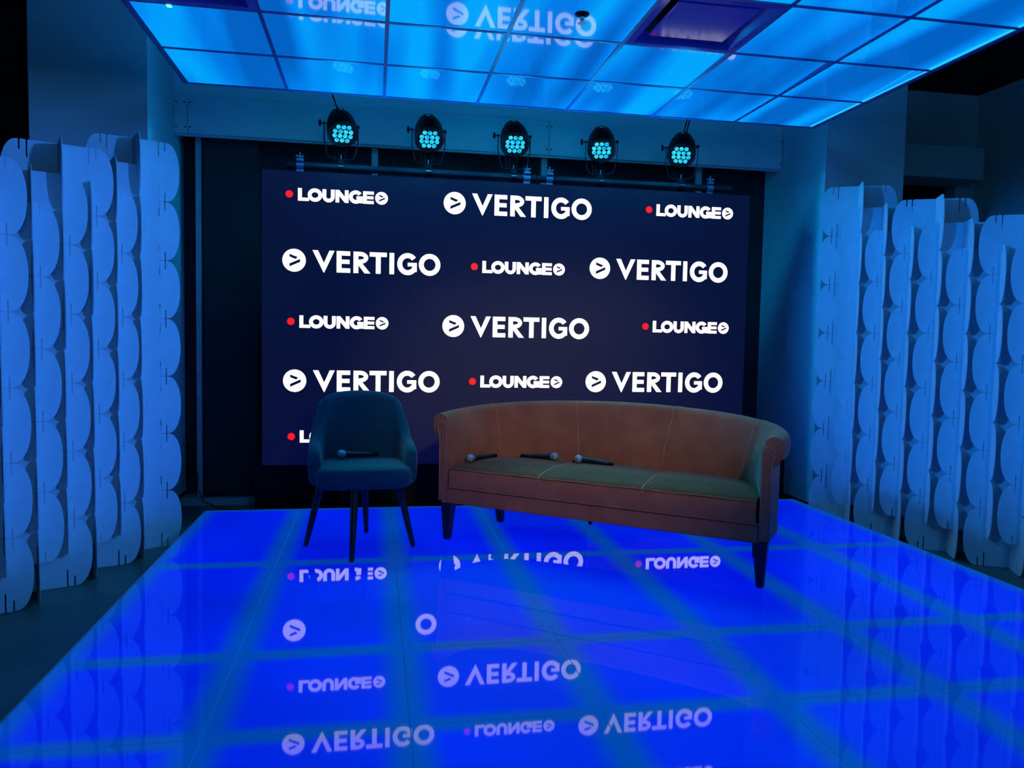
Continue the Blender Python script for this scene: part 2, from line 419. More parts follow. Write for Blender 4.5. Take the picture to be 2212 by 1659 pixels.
# ------------------------------------------------------------------ LED screen with lettering
SX0, SX1, SZ0, SZ1, SY = -0.745, 2.735, 0.288, 2.268, 5.42
led = thing('led_screen', 'wide dark navy video wall filled with white lettering and red dots', 'screen', ((SX0 + SX1) / 2, SY, SZ0))
OX = (SX0 + SX1) / 2
NC, NRW = 7, 4
cw_, ch_ = (SX1 - SX0) / NC, (SZ1 - SZ0) / NRW
for a in range(NC):
    for c in range(NRW):
        MB().box(-cw_ / 2 + 0.0003, cw_ / 2 - 0.0003, 0.0, 0.07, 0.0003, ch_ - 0.0003).build('cabinet', MAT['screen'], led,
            loc=(SX0 + cw_ * (a + 0.5) - OX, 0, c * ch_))
fr = MB()
for xx in (-1.2, 0.0, 1.2):
    fr.box(xx - 0.03, xx + 0.03, 0.075, 0.13, FZ - SZ0, SZ1 - SZ0 - 0.1); fr.box(xx - 0.03, xx + 0.03, 0.0, 0.16, FZ - SZ0, FZ - SZ0 + 0.03)
fr.build('stand_frame', MAT['black'], led)

PXD = -0.0015
class Glyph:
    """flat lit pixels lying on the screen face (x right, z up)"""
    def __init__(self): self.m = MB()
    def poly(self, pts, d=PXD, mi=0):
        n = len(pts); self.m.add([(x, d, z) for x, z in pts], [tuple(range(n))], mi)
    def rect(self, x0, x1, z0, z1, d=PXD, mi=0): self.poly([(x0, z0), (x1, z0), (x1, z1), (x0, z1)], d, mi)
    def ring(self, cx, cz, rx, rz, t, a0=0, a1=360, n=40, d=PXD, mi=0):
        vs = []; fs = []
        for k in range(n + 1):
            a = radians(a0 + (a1 - a0) * k / n)
            vs.append((cx + rx * cos(a), d, cz + rz * sin(a))); vs.append((cx + (rx - t) * cos(a), d, cz + (rz - t) * sin(a)))
        for k in range(n): fs.append((2 * k, 2 * k + 2, 2 * k + 3, 2 * k + 1))
        self.m.add(vs, fs, mi)
    def disc(self, cx, cz, r, n=40, d=PXD, mi=0):
        self.poly([(cx + r * cos(2 * pi * k / n), cz + r * sin(2 * pi * k / n)) for k in range(n)], d, mi)
def build_glyph(g, name, mats, parent):
    o = g.m.build(name, mats, parent, fix=False)
    for p in o.data.polygons:
        if p.normal.y > 0: p.flip()
    return o
def emblem(g, cx, r):
    k = r / 0.0765
    g.disc(cx, 0, r)
    g.poly([(cx - 0.030 * k, 0.042 * k), (cx + 0.024 * k, 0.022 * k), (cx + 0.010 * k, 0.008 * k), (cx - 0.030 * k, 0.024 * k)], PXD - 0.0012, 1)
    g.poly([(cx - 0.030 * k, -0.042 * k), (cx + 0.040 * k, -0.010 * k), (cx + 0.040 * k, 0.010 * k), (cx - 0.030 * k, -0.022 * k)], PXD - 0.0012, 1)
def big_word():
    g = Glyph(); c = 0.0725; b_ = 0.030
    g.poly([(0.120, c), (0.156, c), (0.195, -0.011), (0.195, -0.076), (0.193, -0.076)]); g.poly([(0.195, -0.011), (0.231, c), (0.265, c), (0.197, -0.076), (0.195, -0.076)])
    g.rect(0.279, 0.312, -c, c); g.rect(0.312, 0.369, c - b_, c); g.rect(0.312, 0.365, -0.013, 0.016); g.rect(0.312, 0.370, -c, -c + b_)
    g.rect(0.391, 0.424, -c, c); g.rect(0.424, 0.434, c - 0.029, c); g.rect(0.424, 0.434, -0.008, 0.019)
    g.ring(0.434, 0.032, 0.056, 0.0405, 0.029, -90, 90, 20); g.poly([(0.424, -0.006), (0.450, -0.006), (0.505, -c), (0.465, -c), (0.424, -0.019)])
    g.rect(0.499, 0.615, c - b_, c); g.rect(0.541, 0.574, -c, c - b_)
    g.rect(0.633, 0.665, -c, c)
    g.ring(0.757, 0, 0.071, 0.0755, 0.034, 38, 322, 36); g.rect(0.757, 0.820, -0.015, 0.010); g.rect(0.789, 0.820, -0.052, -0.015)
    g.ring(0.908, 0, 0.0745, 0.0755, 0.034)
    return g
def small_word():
    g = Glyph(); c = 0.042
    g.rect(0.056, 0.082, -c, c); g.rect(0.082, 0.128, -c, -c + 0.022)
    g.ring(0.167, 0, 0.0475, 0.0445, 0.0255)
    g.rect(0.2155, 0.241, -0.004, c); g.rect(0.271, 0.2965, -0.004, c); g.ring(0.256, -0.004, 0.0405, 0.0405, 0.0245, 180, 360, 20)
    g.rect(0.3015, 0.326, -c, c); g.rect(0.363, 0.388, -c, c); g.poly([(0.326, c), (0.326, c - 0.040), (0.363, -c), (0.363, -c + 0.040)])
    g.ring(0.436, 0, 0.046, 0.0445, 0.0255, 35, 325, 30); g.rect(0.440, 0.4815, -0.014, 0.006); g.rect(0.459, 0.4815, -0.040, -0.014)
    g.rect(0.484, 0.509, -c, c); g.rect(0.509, 0.556, c - 0.021, c); g.rect(0.509, 0.554, -0.010, 0.010); g.rect(0.509, 0.556, -c, -c + 0.021)
    return g
def place_big(x, z):
    o = build_glyph(big_word(), 'large_lettering', MAT['white_px'], led); o.location = (x - OX, 0, z - SZ0)
    g = Glyph(); emblem(g, 0.0, 0.0765); build_glyph(g, 'round_emblem', [MAT['white_px'], MAT['screen']], o)
    o['label'] = 'large white word after a round arrow emblem'
def place_small(x, z):
    o = build_glyph(small_word(), 'small_lettering', MAT['white_px'], led); o.location = (x - OX, 0, z - SZ0)
    g = Glyph(); emblem(g, 0.608, 0.043); build_glyph(g, 'round_emblem', [MAT['white_px'], MAT['screen']], o)
    g = Glyph(); g.disc(0, 0, 0.0245); d = build_glyph(g, 'red_dot', MAT['red_px'], o); d['label'] = 'red dot before the word'
    o['label'] = 'small white word between a red dot and a round emblem'
for x, z in [(0.541, 2.107), (-0.535, 1.676), (1.595, 1.694), (0.543, 1.257), (-0.530, 0.865), (1.585, 0.876), (0.541, 0.447)]: place_big(x, z)
for x, z in [(-0.567, 2.115), (1.953, 2.128), (0.685, 1.675), (-0.556, 1.266), (1.951, 1.284), (0.684, 0.870), (-0.552, 0.484), (1.951, 0.482)]: place_small(x, z)

# ------------------------------------------------------------------ pipes, clamps, stage spotlights
PY, PZ = 5.46, 2.312
def pipe(x0, x1, label):
    t = thing('lighting_pipe', label, 'pipe', ((x0 + x1) / 2, PY, PZ), group='black pipes above the screen')
    h = (x1 - x0) / 2
    auto_smooth(MB().lathe([(0.019, -h + 0.004), (0.024, -h), (0.024, h), (0.019, h - 0.004)], 20, 'x').build('tube', MAT['pipeblack'], t))
pipe(-0.585, 1.118, 'black pipe along the left half of the screen top')
pipe(1.128, 2.605, 'black pipe along the right half of the screen top')
def clamp(x, label):
    t = thing('pipe_clamp', label, 'clamp', (x, PY, PZ), group='bright steel clamps on the pipe')
    h = 0.024
    auto_smooth(MB().lathe([(0.0243, -h), (0.0285, -h), (0.0285, h), (0.0243, h)], 20, 'x').build('band', MAT['steel'], t))
    bevel(MB().box(-h, h, -0.034, 0.0, 0.026, 0.044).build('jaw', MAT['steel'], t), 0.003)
    MB().tube([(0, -0.016, 0.04), (0, -0.016, 0.085)], 0.004, 8).build('bolt', MAT['steel'], t)
    MB().tube([(-0.026, -0.016, 0.066), (-0.018, -0.016, 0.060), (0, -0.016, 0.055), (0.018, -0.016, 0.060), (0.026, -0.016, 0.066)], [0.006, 0.007, 0.007, 0.007, 0.006], 8).build('wing_nut', MAT['steel'], t)
    MB().box(-h, h, -0.012, 0.03, -0.040, -0.0243).build('saddle', MAT['steel'], t)
clamp(-0.500, 'bright steel clamp on the pipe, left of the leftmost spotlight')
clamp(1.052, 'bright steel clamp at the right end of the left pipe')
clamp(1.216, 'bright steel clamp at the left end of the right pipe')
clamp(2.428, 'bright steel clamp on the pipe, right of the rightmost spotlight')

LENS = [(-1, 1.5), (0, 1.5), (1, 1.5), (-1.5, 0.5), (-0.5, 0.5), (0.5, 0.5), (1.5, 0.5), (-1.5, -0.5), (-0.5, -0.5), (0.5, -0.5), (1.5, -0.5), (-1, -1.5), (0, -1.5), (1, -1.5)]
def par(x, yaw, tilt, label, stickers=1, cable=None, roll=0):
    t = thing('stage_spotlight', label, 'spotlight', (x, PY, PZ), group='spotlights on the pipe')
    H = 0.285                                              # pivot height over the pipe
    rot = Matrix.Translation((0, -0.005, H)) @ Matrix.Rotation(radians(yaw), 4, 'Z') @ Matrix.Rotation(radians(roll), 4, 'Y') @ Matrix.Rotation(radians(tilt), 4, 'X')
    def put(mb, name, mat, parent=t, smooth=False):
        mb.v = [tuple(rot @ Vector(p)) for p in mb.v]
        o = mb.build(name, mat, parent)
        if smooth: auto_smooth(o, 35)
        return o
    # axis is local y: lens face at y = -0.10, tail at y = +0.12
    hs = put(MB().lathe([(0.086, -0.098), (0.096, -0.112), (0.101, -0.108), (0.101, -0.080), (0.100, -0.02), (0.092, 0.03), (0.078, 0.07), (0.069, 0.098), (0.054, 0.117), (0.030, 0.124)], 28, 'y'), 'housing', MAT['metalblack'], smooth=True)
    fins = MB()
    for k in range(9):
        a = radians(-80 + 20 * k)
        r0 = 0.068
        fins.box(r0 * sin(a) - 0.0015, r0 * sin(a) + 0.0015, 0.05, 0.088, r0 * cos(a) - 0.012, r0 * cos(a) + 0.006)
    put(fins, 'cooling_fin', MAT['metalblack'], hs)
    put(MB().lathe([(0.0, -0.100), (0.088, -0.100), (0.088, -0.094), (0.0, -0.094)], 28, 'y'), 'face_plate', MAT['metalblack'])
    for lx, lz in LENS:
        put(MB().lathe([(0.0155, -0.101), (0.0150, -0.105), (0.0112, -0.1095), (0.005, -0.1115)], 14, 'y', (lx * 0.0350, 0, lz * 0.0335)), 'lens', MAT['lens'], smooth=True)
    def stick(x0, x1, y0, y1):
        q = MB().box(x0, x1, y0, y1, 0.0, 0.0012)
        q.v = [(px, py, pz + 0.0885 - (py - 0.045) * 0.35 - px * px * 4) for px, py, pz in q.v]
        put(q, 'sticker', MAT['sticker'])
    stick(-0.018, 0.006, 0.042, 0.068)
    if stickers > 1: stick(0.018, 0.026, 0.040, 0.068)
    # yoke: flat U bracket from both sides down to the clamp
    yk = MB(); cy_, sy_ = cos(radians(yaw)), sin(radians(yaw))
    prof = [(-0.113, H + 0.012), (-0.113, H - 0.10), (-0.098, 0.10), (-0.083, 0.066), (-0.055, 0.054), (0.055, 0.054), (0.083, 0.066), (0.098, 0.10), (0.113, H - 0.10), (0.113, H + 0.012)]
    vs = []; fs = []
    for i_, (px, pz) in enumerate(prof):
        a_ = prof[max(0, i_ - 1)]; c_ = prof[min(len(prof) - 1, i_ + 1)]
        tx, tz = c_[0] - a_[0], c_[1] - a_[1]; ll = sqrt(tx * tx + tz * tz); nx, nz = -tz / ll * 0.0025, tx / ll * 0.0025
        for (oy, sg) in ((-0.013, 1), (0.013, 1), (0.013, -1), (-0.013, -1)):
            lx, ly = px + sg * nx, oy
            vs.append((lx * cy_ - ly * sy_, lx * sy_ + ly * cy_ - 0.005, pz + sg * nz))
    for i_ in range(len(prof) - 1):
        for k in range(4): fs.append((i_ * 4 + k, i_ * 4 + (k + 1) % 4, (i_ + 1) * 4 + (k + 1) % 4, (i_ + 1) * 4 + k))
    fs.append((3, 2, 1, 0)); fs.append(tuple(len(vs) - 4 + k for k in range(4)))
    yk.add(vs, fs); yk.build('yoke', MAT['metalblack'], t)
    kn = MB().lathe([(0.005, -0.100), (0.005, -0.132), (0.018, -0.134), (0.022, -0.138), (0.022, -0.146), (0.016, -0.149)], 14, 'x')
    kn.v = [(px * cy_ - py * sy_, px * sy_ + py * cy_ - 0.005, pz + H) for px, py, pz in kn.v]
    auto_smooth(kn.build('tilt_knob', MAT['metalblack'], t))
    kn = MB().lathe([(0.010, 0.100), (0.010, 0.120), (0.007, 0.123)], 12, 'x')
    kn.v = [(px * cy_ - py * sy_, px * sy_ + py * cy_ - 0.005, pz + H) for px, py, pz in kn.v]
    kn.build('pivot_bolt', MAT['metalblack'], t)
    # hook clamp on the pipe
    c = auto_smooth(MB().lathe([(0.0243, -0.02), (0.030, -0.02), (0.030, 0.02), (0.0243, 0.02)], 18, 'x').build('hook_clamp', MAT['metalblack'], t))
    bevel(MB().box(-0.02, 0.02, -0.018, 0.018, 0.026, 0.052).build('clamp_block', MAT['metalblack'], c), 0.003)
    MB().tube([(0, 0, 0.05), (0, 0, 0.088)], 0.0035, 8).build('clamp_bolt', MAT['steel'], c)
    MB().box(-0.018, 0.018, -0.031, -0.029, 0.004, 0.012).build('clamp_plate', MAT['steel'], c)
    # hanging control cables from the tail down to the pipe
    tail = rot @ Vector((0, 0.105, -0.02))
    cb = MB()
    for q, dx in enumerate((-0.045, -0.02, 0.03)):
        cb.tube([tail + Vector((dx * 0.3, 0, 0)), tail + Vector((dx * 0.8, 0.06, -0.06)), Vector((dx * 1.2, 0.06, 0.16)), Vector((dx * 0.8, 0.035, 0.05)), Vector((dx * 2, 0.03, 0.02))], 0.004, 6)
    if cable:
        up = rot @ Vector((0.0, 0.098, 0.03))
        for q in range(cable[1]):
            dd = Vector((0.02 * q, 0.0, 0.0))
            cb.tube([up + dd, up + dd + Vector((cable[0] * 0.35, 0.06, 0.07)), up + dd + Vector((cable[0] * 1.2, 0.16, 0.30)), Vector((cable[0] * 2.0, 0.30, 0.9)) + dd], 0.005, 6)
    cb.build('cable', MAT['metalblack'], t)
    # the lamp's own beam
    face = rot @ Vector((0, -0.13, 0)); ax = (rot.to_3x3() @ Vector((0, -1, 0))).normalized()
    spot('beam', face, face + ax, 70, (0.02, 0.82, 1.0), 40, 0.85, 0.06, t)
    L = bpy.data.lights.new('spill', 'POINT'); L.energy = 19.0; L.color = (0.0, 0.42, 1.0); L.shadow_soft_size = 0.05
    so_ = bpy.data.objects.new('spill', L); COL.objects.link(so_); so_.parent = t; so_.location = face
par(-0.232, 12, 47, 'black stage spotlight on the pipe, leftmost of five', 2, (-0.09, 1))
par(0.358, 1, 48, 'black stage spotlight on the pipe, second from the left')
par(0.957, -4, 46, 'black stage spotlight on the pipe, middle one of five')
par(1.594, -15, 48, 'black stage spotlight on the pipe, second from the right', 2)
par(2.205, -22, 46, 'black stage spotlight on the pipe, rightmost of five', 1, (0.10, 2), 4)

# ------------------------------------------------------------------ slotted cardboard screens
PMOD, PWID, PINS, PSLOT = 0.3474, 0.2517, 0.074, 0.1367
def card_mesh(center_top):
    h0, h1 = 0.0008, PMOD - 0.0008
    sw = 0.0032
    so = PSLOT + 0.033
    end = []
    n = 12
    for k in range(n + 1):                                    # right end, bottom to top (super-ellipse)
        a = -pi / 2 + pi * k / n
        ca, sa = abs(cos(a)) ** 0.92, (abs(sin(a)) ** 0.92) * (1 if a >= 0 else -1)
        end.append((PWID - PINS + PINS * ca, (h0 + h1) / 2 + (h1 - h0) / 2 * sa))
    def notch(x, depth, top):
        if top: return [(x + sw, h1 - 0.004), (x + sw, h1 - depth), (x - sw, h1 - depth), (x - sw, h1 - 0.004), (x - sw - 0.004, h1)], (x + sw + 0.004, h1)
        return [(x - sw, h0 + 0.004), (x - sw, h0 + depth), (x + sw, h0 + depth), (x + sw, h0 + 0.004), (x + sw + 0.004, h0)], (x - sw - 0.004, h0)
    pts = []
    q4, q6 = PMOD / 4, 0.052
    bot = [(-so, q6), (-PSLOT, q4)] + ([] if center_top else [(0.0, PMOD / 2)]) + [(PSLOT, q4)]
    if so < PWID - PINS + 0.02: bot = bot + [(so, q6)]
    for x, d in bot:
        nn, first = notch(x, d, False); pts.append(first); pts += nn
    pts += end
    top = [(so, q6), (PSLOT, q4)] + ([(0.0, PMOD / 2)] if center_top else []) + [(-PSLOT, q4), (-so, q6)]
    for x, d in top:
        nn, first = notch(x, d, True); pts.append(first); pts += nn
    pts += [(-x, PMOD - z) for x, z in end]
    th = 0.0022
    me_o = MB().prism(pts, -th, th).build('scalloped_card', MAT['card'])
    me = me_o.data
    bpy.data.objects.remove(me_o)
    return me
ME_R, ME_P = card_mesh(True), card_mesh(False)
TOPS = [14, 13, 12, 13, 12, 11, 12, 11]                       # in half modules
def card_screen(c0, th, sgn, label):
    t = thing('cardboard_screen', label, 'room divider', (c0[0], c0[1], FZ), th, 'cardboard room dividers')
    for k in range(8):
        cx, cy = sgn * PSLOT * k, -PSLOT * k
        half = 0 if k % 2 == 0 else 1
        n = (TOPS[k] - half) // 2
        for i in range(n):
            z = (half / 2 + i) * PMOD
            for me, rz in ((ME_R, 0.0), (ME_P, pi / 2)):
                o = bpy.data.objects.new('scalloped_card', me); COL.objects.link(o)
                o.parent = t; o.location = (cx, cy, z)
                o.rotation_euler.z = rz + random.uniform(-0.012, 0.012)
    return t
card_screen((-1.391, 4.896), 0.4298, -1, 'tall stepped screen of slotted white cardboard scallops at left of stage')
card_screen((3.379, 5.051), -0.4743, 1, 'tall stepped screen of slotted white cardboard scallops at right of stage')

# ------------------------------------------------------------------ sofa
def interp(tab, s):
    s = max(0.0, min(1.0, s)) * (len(tab) - 1); i = min(int(s), len(tab) - 2); f = s - i
    p0 = tab[max(0, i - 1)]; p1 = tab[i]; p2 = tab[i + 1]; p3 = tab[min(len(tab) - 1, i + 2)]
    def cr(a, b, c, d): return 0.5 * (2 * b + (c - a) * f + (2 * a - 5 * b + 4 * c - d) * f * f + (3 * b - a - 3 * c + d) * f ** 3)
    if isinstance(p0, tuple): return tuple(cr(a, b, c, d) for a, b, c, d in zip(p0, p1, p2, p3))
    return cr(p0, p1, p2, p3)
SL = 1.767; SC = SL / 2
PI_ = [(0.010, 0.0), (0.020, 0.10), (0.050, 0.21), (0.115, 0.325), (0.235, 0.405), (0.385, 0.452), (0.55, 0.478), (0.72, 0.494), (SC, 0.50)]
PO_ = [(-0.036, 0.0), (-0.042, 0.12), (-0.040, 0.25), (-0.015, 0.39), (0.06, 0.505), (0.20, 0.585), (0.41, 0.63), (0.65, 0.65), (SC, 0.656)]
ZT_ = [0.738, 0.745, 0.754, 0.766, 0.780, 0.793, 0.803, 0.810, 0.812]
LN_ = [0.010, 0.022, 0.035, 0.045, 0.055, 0.060, 0.064, 0.066, 0.066]
ON_ = [0.100, 0.124, 0.142, 0.150, 0.150, 0.150, 0.150, 0.150, 0.150]
def mirror(tab): return tab + [(SL - x, y) for x, y in tab[-2::-1]]
PIF, POF = mirror(PI_), mirror(PO_); ZTF = ZT_ + ZT_[-2::-1]; LNF = LN_ + LN_[-2::-1]; ONF = ON_ + ON_[-2::-1]
SEAMS = [0.0, 0.215, 0.4035, 0.5965, 0.785, 1.0]               # arm | back | back | back | arm
def shell_profile(s):
    pi_, po = interp(PIF, s), interp(POF, s); zt = interp(ZTF, s); L = interp(LNF, s)
    T = sqrt((po[0] - pi_[0]) ** 2 + (po[1] - pi_[1]) ** 2)
    for a, b in zip(SEAMS, SEAMS[1:]):
        if a <= s <= b: f = (s - a) / (b - a)
    puff = 0.013 * min(1.0, sin(pi * f) * 1.6)
    if s < SEAMS[1] or s > SEAMS[-2]: puff *= 1.5 * min(1.0, f * 5) * min(1.0, (1 - f) * 5)
    O = max(interp(ONF, s), T * 0.80)
    r = (O - L) / 2; c = (O + L) / 2
    pts = [(0.004, 0.235), (0.002, 0.36), (-puff * 0.6, 0.43), (-puff, 0.50), (-puff + L * 0.22, 0.58), (-puff * 0.8 + L * 0.55, 0.65), (L - puff * 0.4, zt - 0.055)]
    for k in range(1, 8):
        a = pi - pi * k / 8
        pts.append((c + r * cos(a), zt - 0.048 + 0.048 * sin(a)))
    pts += [(O + 0.001, zt - 0.07), (O * 0.94, zt - 0.105), (c + r * 0.35 if T < 0.09 else O * 0.9, zt - 0.126), (T + 0.002 if T < 0.09 else T, zt - 0.15), (T, 0.45), (T, 0.235)]
    dx, dy = (po[0] - pi_[0]) / T, (po[1] - pi_[1]) / T
    return [(pi_[0] + dx * o, pi_[1] + dy * o, z) for o, z in pts]
sofa = thing('sofa', 'long salmon velvet sofa with rolled arms and dark tapered legs', 'sofa', (0.417, 4.449, 0.0006), radians(-36.74))
def shell_part(name, s0, s1, n):
    st = [shell_profile(s0 + (s1 - s0) * i / n) for i in range(n + 1)]
    k = len(st[0]); vs = [p for s in st for p in s]; fs = []
    for i in range(n):
        for j in range(k):
            fs.append((i * k + j, i * k + (j + 1) % k, (i + 1) * k + (j + 1) % k, (i + 1) * k + j))
    fs.append(tuple(range(k))); fs.append(tuple(n * k + j for j in range(k))[::-1])
    return auto_smooth(MB().add(vs, fs).build(name, MAT['velvet'], sofa), 50)
shell_part('arm', SEAMS[0], SEAMS[1], 16)
for a, b in zip(SEAMS[1:4], SEAMS[2:5]): shell_part('back_section', a, b, 18)
shell_part('arm', SEAMS[4], SEAMS[5], 16)
for s in SEAMS[1:5]:
    pr_ = shell_profile(s)
    ctr = [Vector(p) for p in pr_[2:13]]
    MB().tube(ctr, 0.0042, 8).build('back_piping', MAT['piping'], sofa, smooth=True)
# arm front panels: strip with a rounded head, piped all round
def arm_front(flip):
    X = (lambda x: SL - x) if flip else (lambda x: x)
    out = [(0.008, 0.232), (0.007, 0.50), (0.006, 0.63)]
    for k in range(0, 13):
        a = radians(-5 + 215 * k / 12); out.append((-0.024 + 0.031 * cos(a), 0.655 + 0.033 * sin(a)))
    out += [(-0.040, 0.610), (-0.037, 0.57), (-0.037, 0.232)]
    pts = [(X(x), z) for x, z in out]
    bevel(MB().prism(pts, -0.016, 0.004).build('arm_front', MAT['velvet'], sofa), 0.003)
    MB().tube([(x, -0.016, z) for x, z in pts], 0.0034, 7).build('arm_piping', MAT['piping'], sofa, smooth=True)
    pl = MB()
    for k in range(6):                                          # gathered pleats around the head
        a = radians(20 + 34 * k)
        pl.tube([(X(-0.026 + 0.036 * cos(a)), -0.001, 0.655 + 0.037 * sin(a)), (X(-0.036 + 0.052 * cos(a)), 0.000, 0.672 + 0.052 * sin(a))], [0.0028, 0.0012], 6)
    pl.build('pleat', MAT['piping'], sofa)
arm_front(False); arm_front(True)
# base rail
def xin(d):
    for (xa, da), (xb, db) in zip(PI_, PI_[1:]):
        if da <= d <= db: return xa + (xb - xa) * (d - da) / (db - da)
    return PI_[0][0] if d < 0 else PI_[-1][0]
poly = [(0.004, -0.006), (SL - 0.004, -0.006), (SL + 0.02, 0.30), (SL - 0.14, 0.52), (SC, 0.62), (0.14, 0.52), (-0.02, 0.30)]
bevel(MB().prism(poly, 0.218, 0.312, 'xy').build('base_rail', MAT['velvet'], sofa), 0.008, 3)
# seat cushions, three sections
DIV = [0.026, 0.588, 1.172, SL - 0.026]
def seat_z(x, d, x0, x1):
    f = (x - x0) / (x1 - x0); g = max(0.0, min(1.0, d / 0.5))
    crown = 0.034 * min(1.0, (max(0, d + 0.002) / 0.20)) ** 0.6 - 0.010 * g * g
    side = 0.010 * (1 - abs(2 * f - 1) ** 4) - 0.004
    return 0.423 + crown + side * (0.3 + 0.7 * min(1, g * 3)) 
def cushion(x0, x1):
    nx, nd = 14, 16; rows = []
    ds = [-0.004 + 0.50 * (i / nd) for i in range(nd + 1)]
    def row(d, zf, dz=0):
        lo = max(x0, xin(d) - 0.006) if x0 < 0.1 else x0
        hi = min(x1, SL - xin(d) + 0.006) if x1 > 1.6 else x1
        if x0 > 0.1 or x1 < 1.6: lo, hi = min(lo, x1 - 0.01), max(hi, x0 + 0.01)
        return [(lo + (hi - lo) * k / nx, d, zf(lo + (hi - lo) * k / nx)) for k in range(nx + 1)]
    rows.append(row(-0.010, lambda x: 0.308)); rows.append(row(-0.0135, lambda x: 0.335)); rows.append(row(-0.013, lambda x: 0.385)); rows.append(row(-0.008, lambda x: 0.416))
    for d in ds: rows.append(row(d, lambda x, d=d: seat_z(x, d, x0, x1)))
    rows.append(row(0.50, lambda x: 0.32))
    m = MB(); vs = [p for r in rows for p in r]; fs = []; k = nx + 1
    for i in range(len(rows) - 1):
        for j in range(nx): fs.append((i * k + j, i * k + j + 1, (i + 1) * k + j + 1, (i + 1) * k + j))
    nf = 3 * nx
    # close sides and bottom
    L_ = [i * k for i in range(len(rows))]; R_ = [i * k + nx for i in range(len(rows))]
    fs.append(tuple(L_)); fs.append(tuple(R_[::-1])); n0 = (len(rows) - 1) * k
    fs.append((0, n0, n0 + nx, nx))
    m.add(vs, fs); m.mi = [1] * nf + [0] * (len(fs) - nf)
    return auto_smooth(m.build('seat_cushion', [MAT['velvet_shaded'], MAT['velvet']], sofa), 50)
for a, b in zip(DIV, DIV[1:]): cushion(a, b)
for x in DIV[1:3]:
    pts = [(x, -0.015, 0.395), (x, -0.012, 0.414)] + [(x, d, seat_z(x, d, x, x + 0.5) + 0.001) for d in [0.004 + 0.49 * i / 14 for i in range(15)]]
    MB().tube(pts, 0.0042, 8).build('seat_piping', MAT['piping'], sofa, smooth=True)
MB().tube([(0.03 + (SL - 0.06) * i / 24, -0.0105, 0.4225 + 0.0015 * sin(i * 1.3)) for i in range(25)], 0.0042, 8).build('front_piping', MAT['velvet'], sofa, smooth=True)
MB().tube([(0.010 + (SL - 0.02) * i / 24, -0.014, 0.314) for i in range(25)], 0.0045, 8).build('rail_piping', MAT['velvet'], sofa, smooth=True)
def sofa_leg(x, d, dx, dd):
    a, c = 0.034, 0.019
    vs = []
    for z, h, ox, od in ((0.222, a, 0, 0), (0.012, c, dx, dd), (0.0, c * 0.8, dx, dd)):
        vs += [(x + ox - h, d + od - h, z), (x + ox + h, d + od - h, z), (x + ox + h, d + od + h, z), (x + ox - h, d + od + h, z)]
    fs = [(i * 4 + k, i * 4 + (k + 1) % 4, i * 4 + 4 + (k + 1) % 4, i * 4 + 4 + k) for i in range(2) for k in range(4)] + [(0, 1, 2, 3), (11, 10, 9, 8)]
    bevel(MB().add(vs, fs).build('leg', MAT['navywood'], sofa), 0.003)
sofa_leg(0.0, 0.030, 0.0, -0.008); sofa_leg(SL - 0.004, 0.030, 0.004, -0.008)
sofa_leg(0.085, 0.50, -0.012, 0.055); sofa_leg(SL - 0.085, 0.50, -0.02, 0.055)

# short post standing behind the sofa
ft = thing('stand_foot', 'short grey post with black rubber foot behind the sofa', 'stand', (1.372, 4.735, 0.0))
MB().lathe([(0.011, 0.016), (0.011, 0.30), (0.008, 0.304)], 12).build('post', MAT['postmetal'], ft)
MB().lathe([(0.012, 0.0), (0.013, 0.004), (0.013, 0.024), (0.011, 0.027)], 14).build('rubber_foot', MAT['metalblack'], ft)

# ------------------------------------------------------------------ teal tub chair
ch = thing('tub_chair', 'teal upholstered tub chair on splayed dark wooden legs', 'chair', (-0.060, 4.365, 0.0006), radians(4.5))
HP = [(-0.288, -0.140), (-0.291, -0.06), (-0.289, 0.03), (-0.280, 0.11), (-0.262, 0.172), (-0.226, 0.217), (-0.16, 0.244), (-0.08, 0.255), (0.0, 0.258)]
HZ = [0.572, 0.586, 0.602, 0.640, 0.732, 0.812, 0.842, 0.854, 0.857]
HL = [0.0, 0.0, 0.004, 0.012, 0.022, 0.036, 0.046, 0.05, 0.05]          # backward lean at the top
CP = HP + [(-x, y) for x, y in HP[-2::-1]]; CZT = HZ + HZ[-2::-1]; CL = HL + HL[-2::-1]
n = 44; vs = []; fs = []
TH = 0.070
for i in range(n + 1):
    s = i / n
    p = Vector(interp(CP, s)); a = Vector(interp(CP, max(0, s - 0.01))); c = Vector(interp(CP, min(1, s + 0.01)))
    t = (c - a).normalized(); nin = Vector((t.y, -t.x))                    # points inwards
    if nin.dot(Vector((0, -0.02)) - p) < 0: nin = -nin
    zt = interp(CZT, s); ln = interp(CL, s); zb = 0.378
    e_ = min(1.0, min(i, n - i) / 2.0)                                      # rounded arm fronts
    th = TH * (0.8 + 0.2 * e_); zt -= 0.022 * (1 - e_); off = (TH - th) / 2
    prof = [(0.0, zb + 0.02), (-0.004, 0.47), (-0.004, zt - 0.10), (0.002, zt - 0.035), (0.012, zt - 0.009), (th / 2, zt), (th - 0.012, zt - 0.009), (th - 0.002, zt - 0.035), (th + 0.002, zt - 0.10), (th, 0.47), (th, zb + 0.02), (th - 0.012, zb), (0.012, zb)]
    for o, z in prof:
        f = max(0.0, (z - 0.45) / (zt - 0.45)); lean = ln * f * f if z > 0.45 else 0
        q = p + nin * (o + off)
        out = Vector((q.x * 0.02 * f, lean + 0.0))
        vs.append((q.x + out.x, q.y + out.y, z))
k = len(prof)
for i in range(n):
    for j in range(k): fs.append((i * k + j, i * k + (j + 1) % k, (i + 1) * k + (j + 1) % k, (i + 1) * k + j))
fs.append(tuple(range(k))); fs.append(tuple(n * k + j for j in range(k))[::-1])
auto_smooth(MB().add(vs, fs).build('back_shell', MAT['teal'], ch), 60)
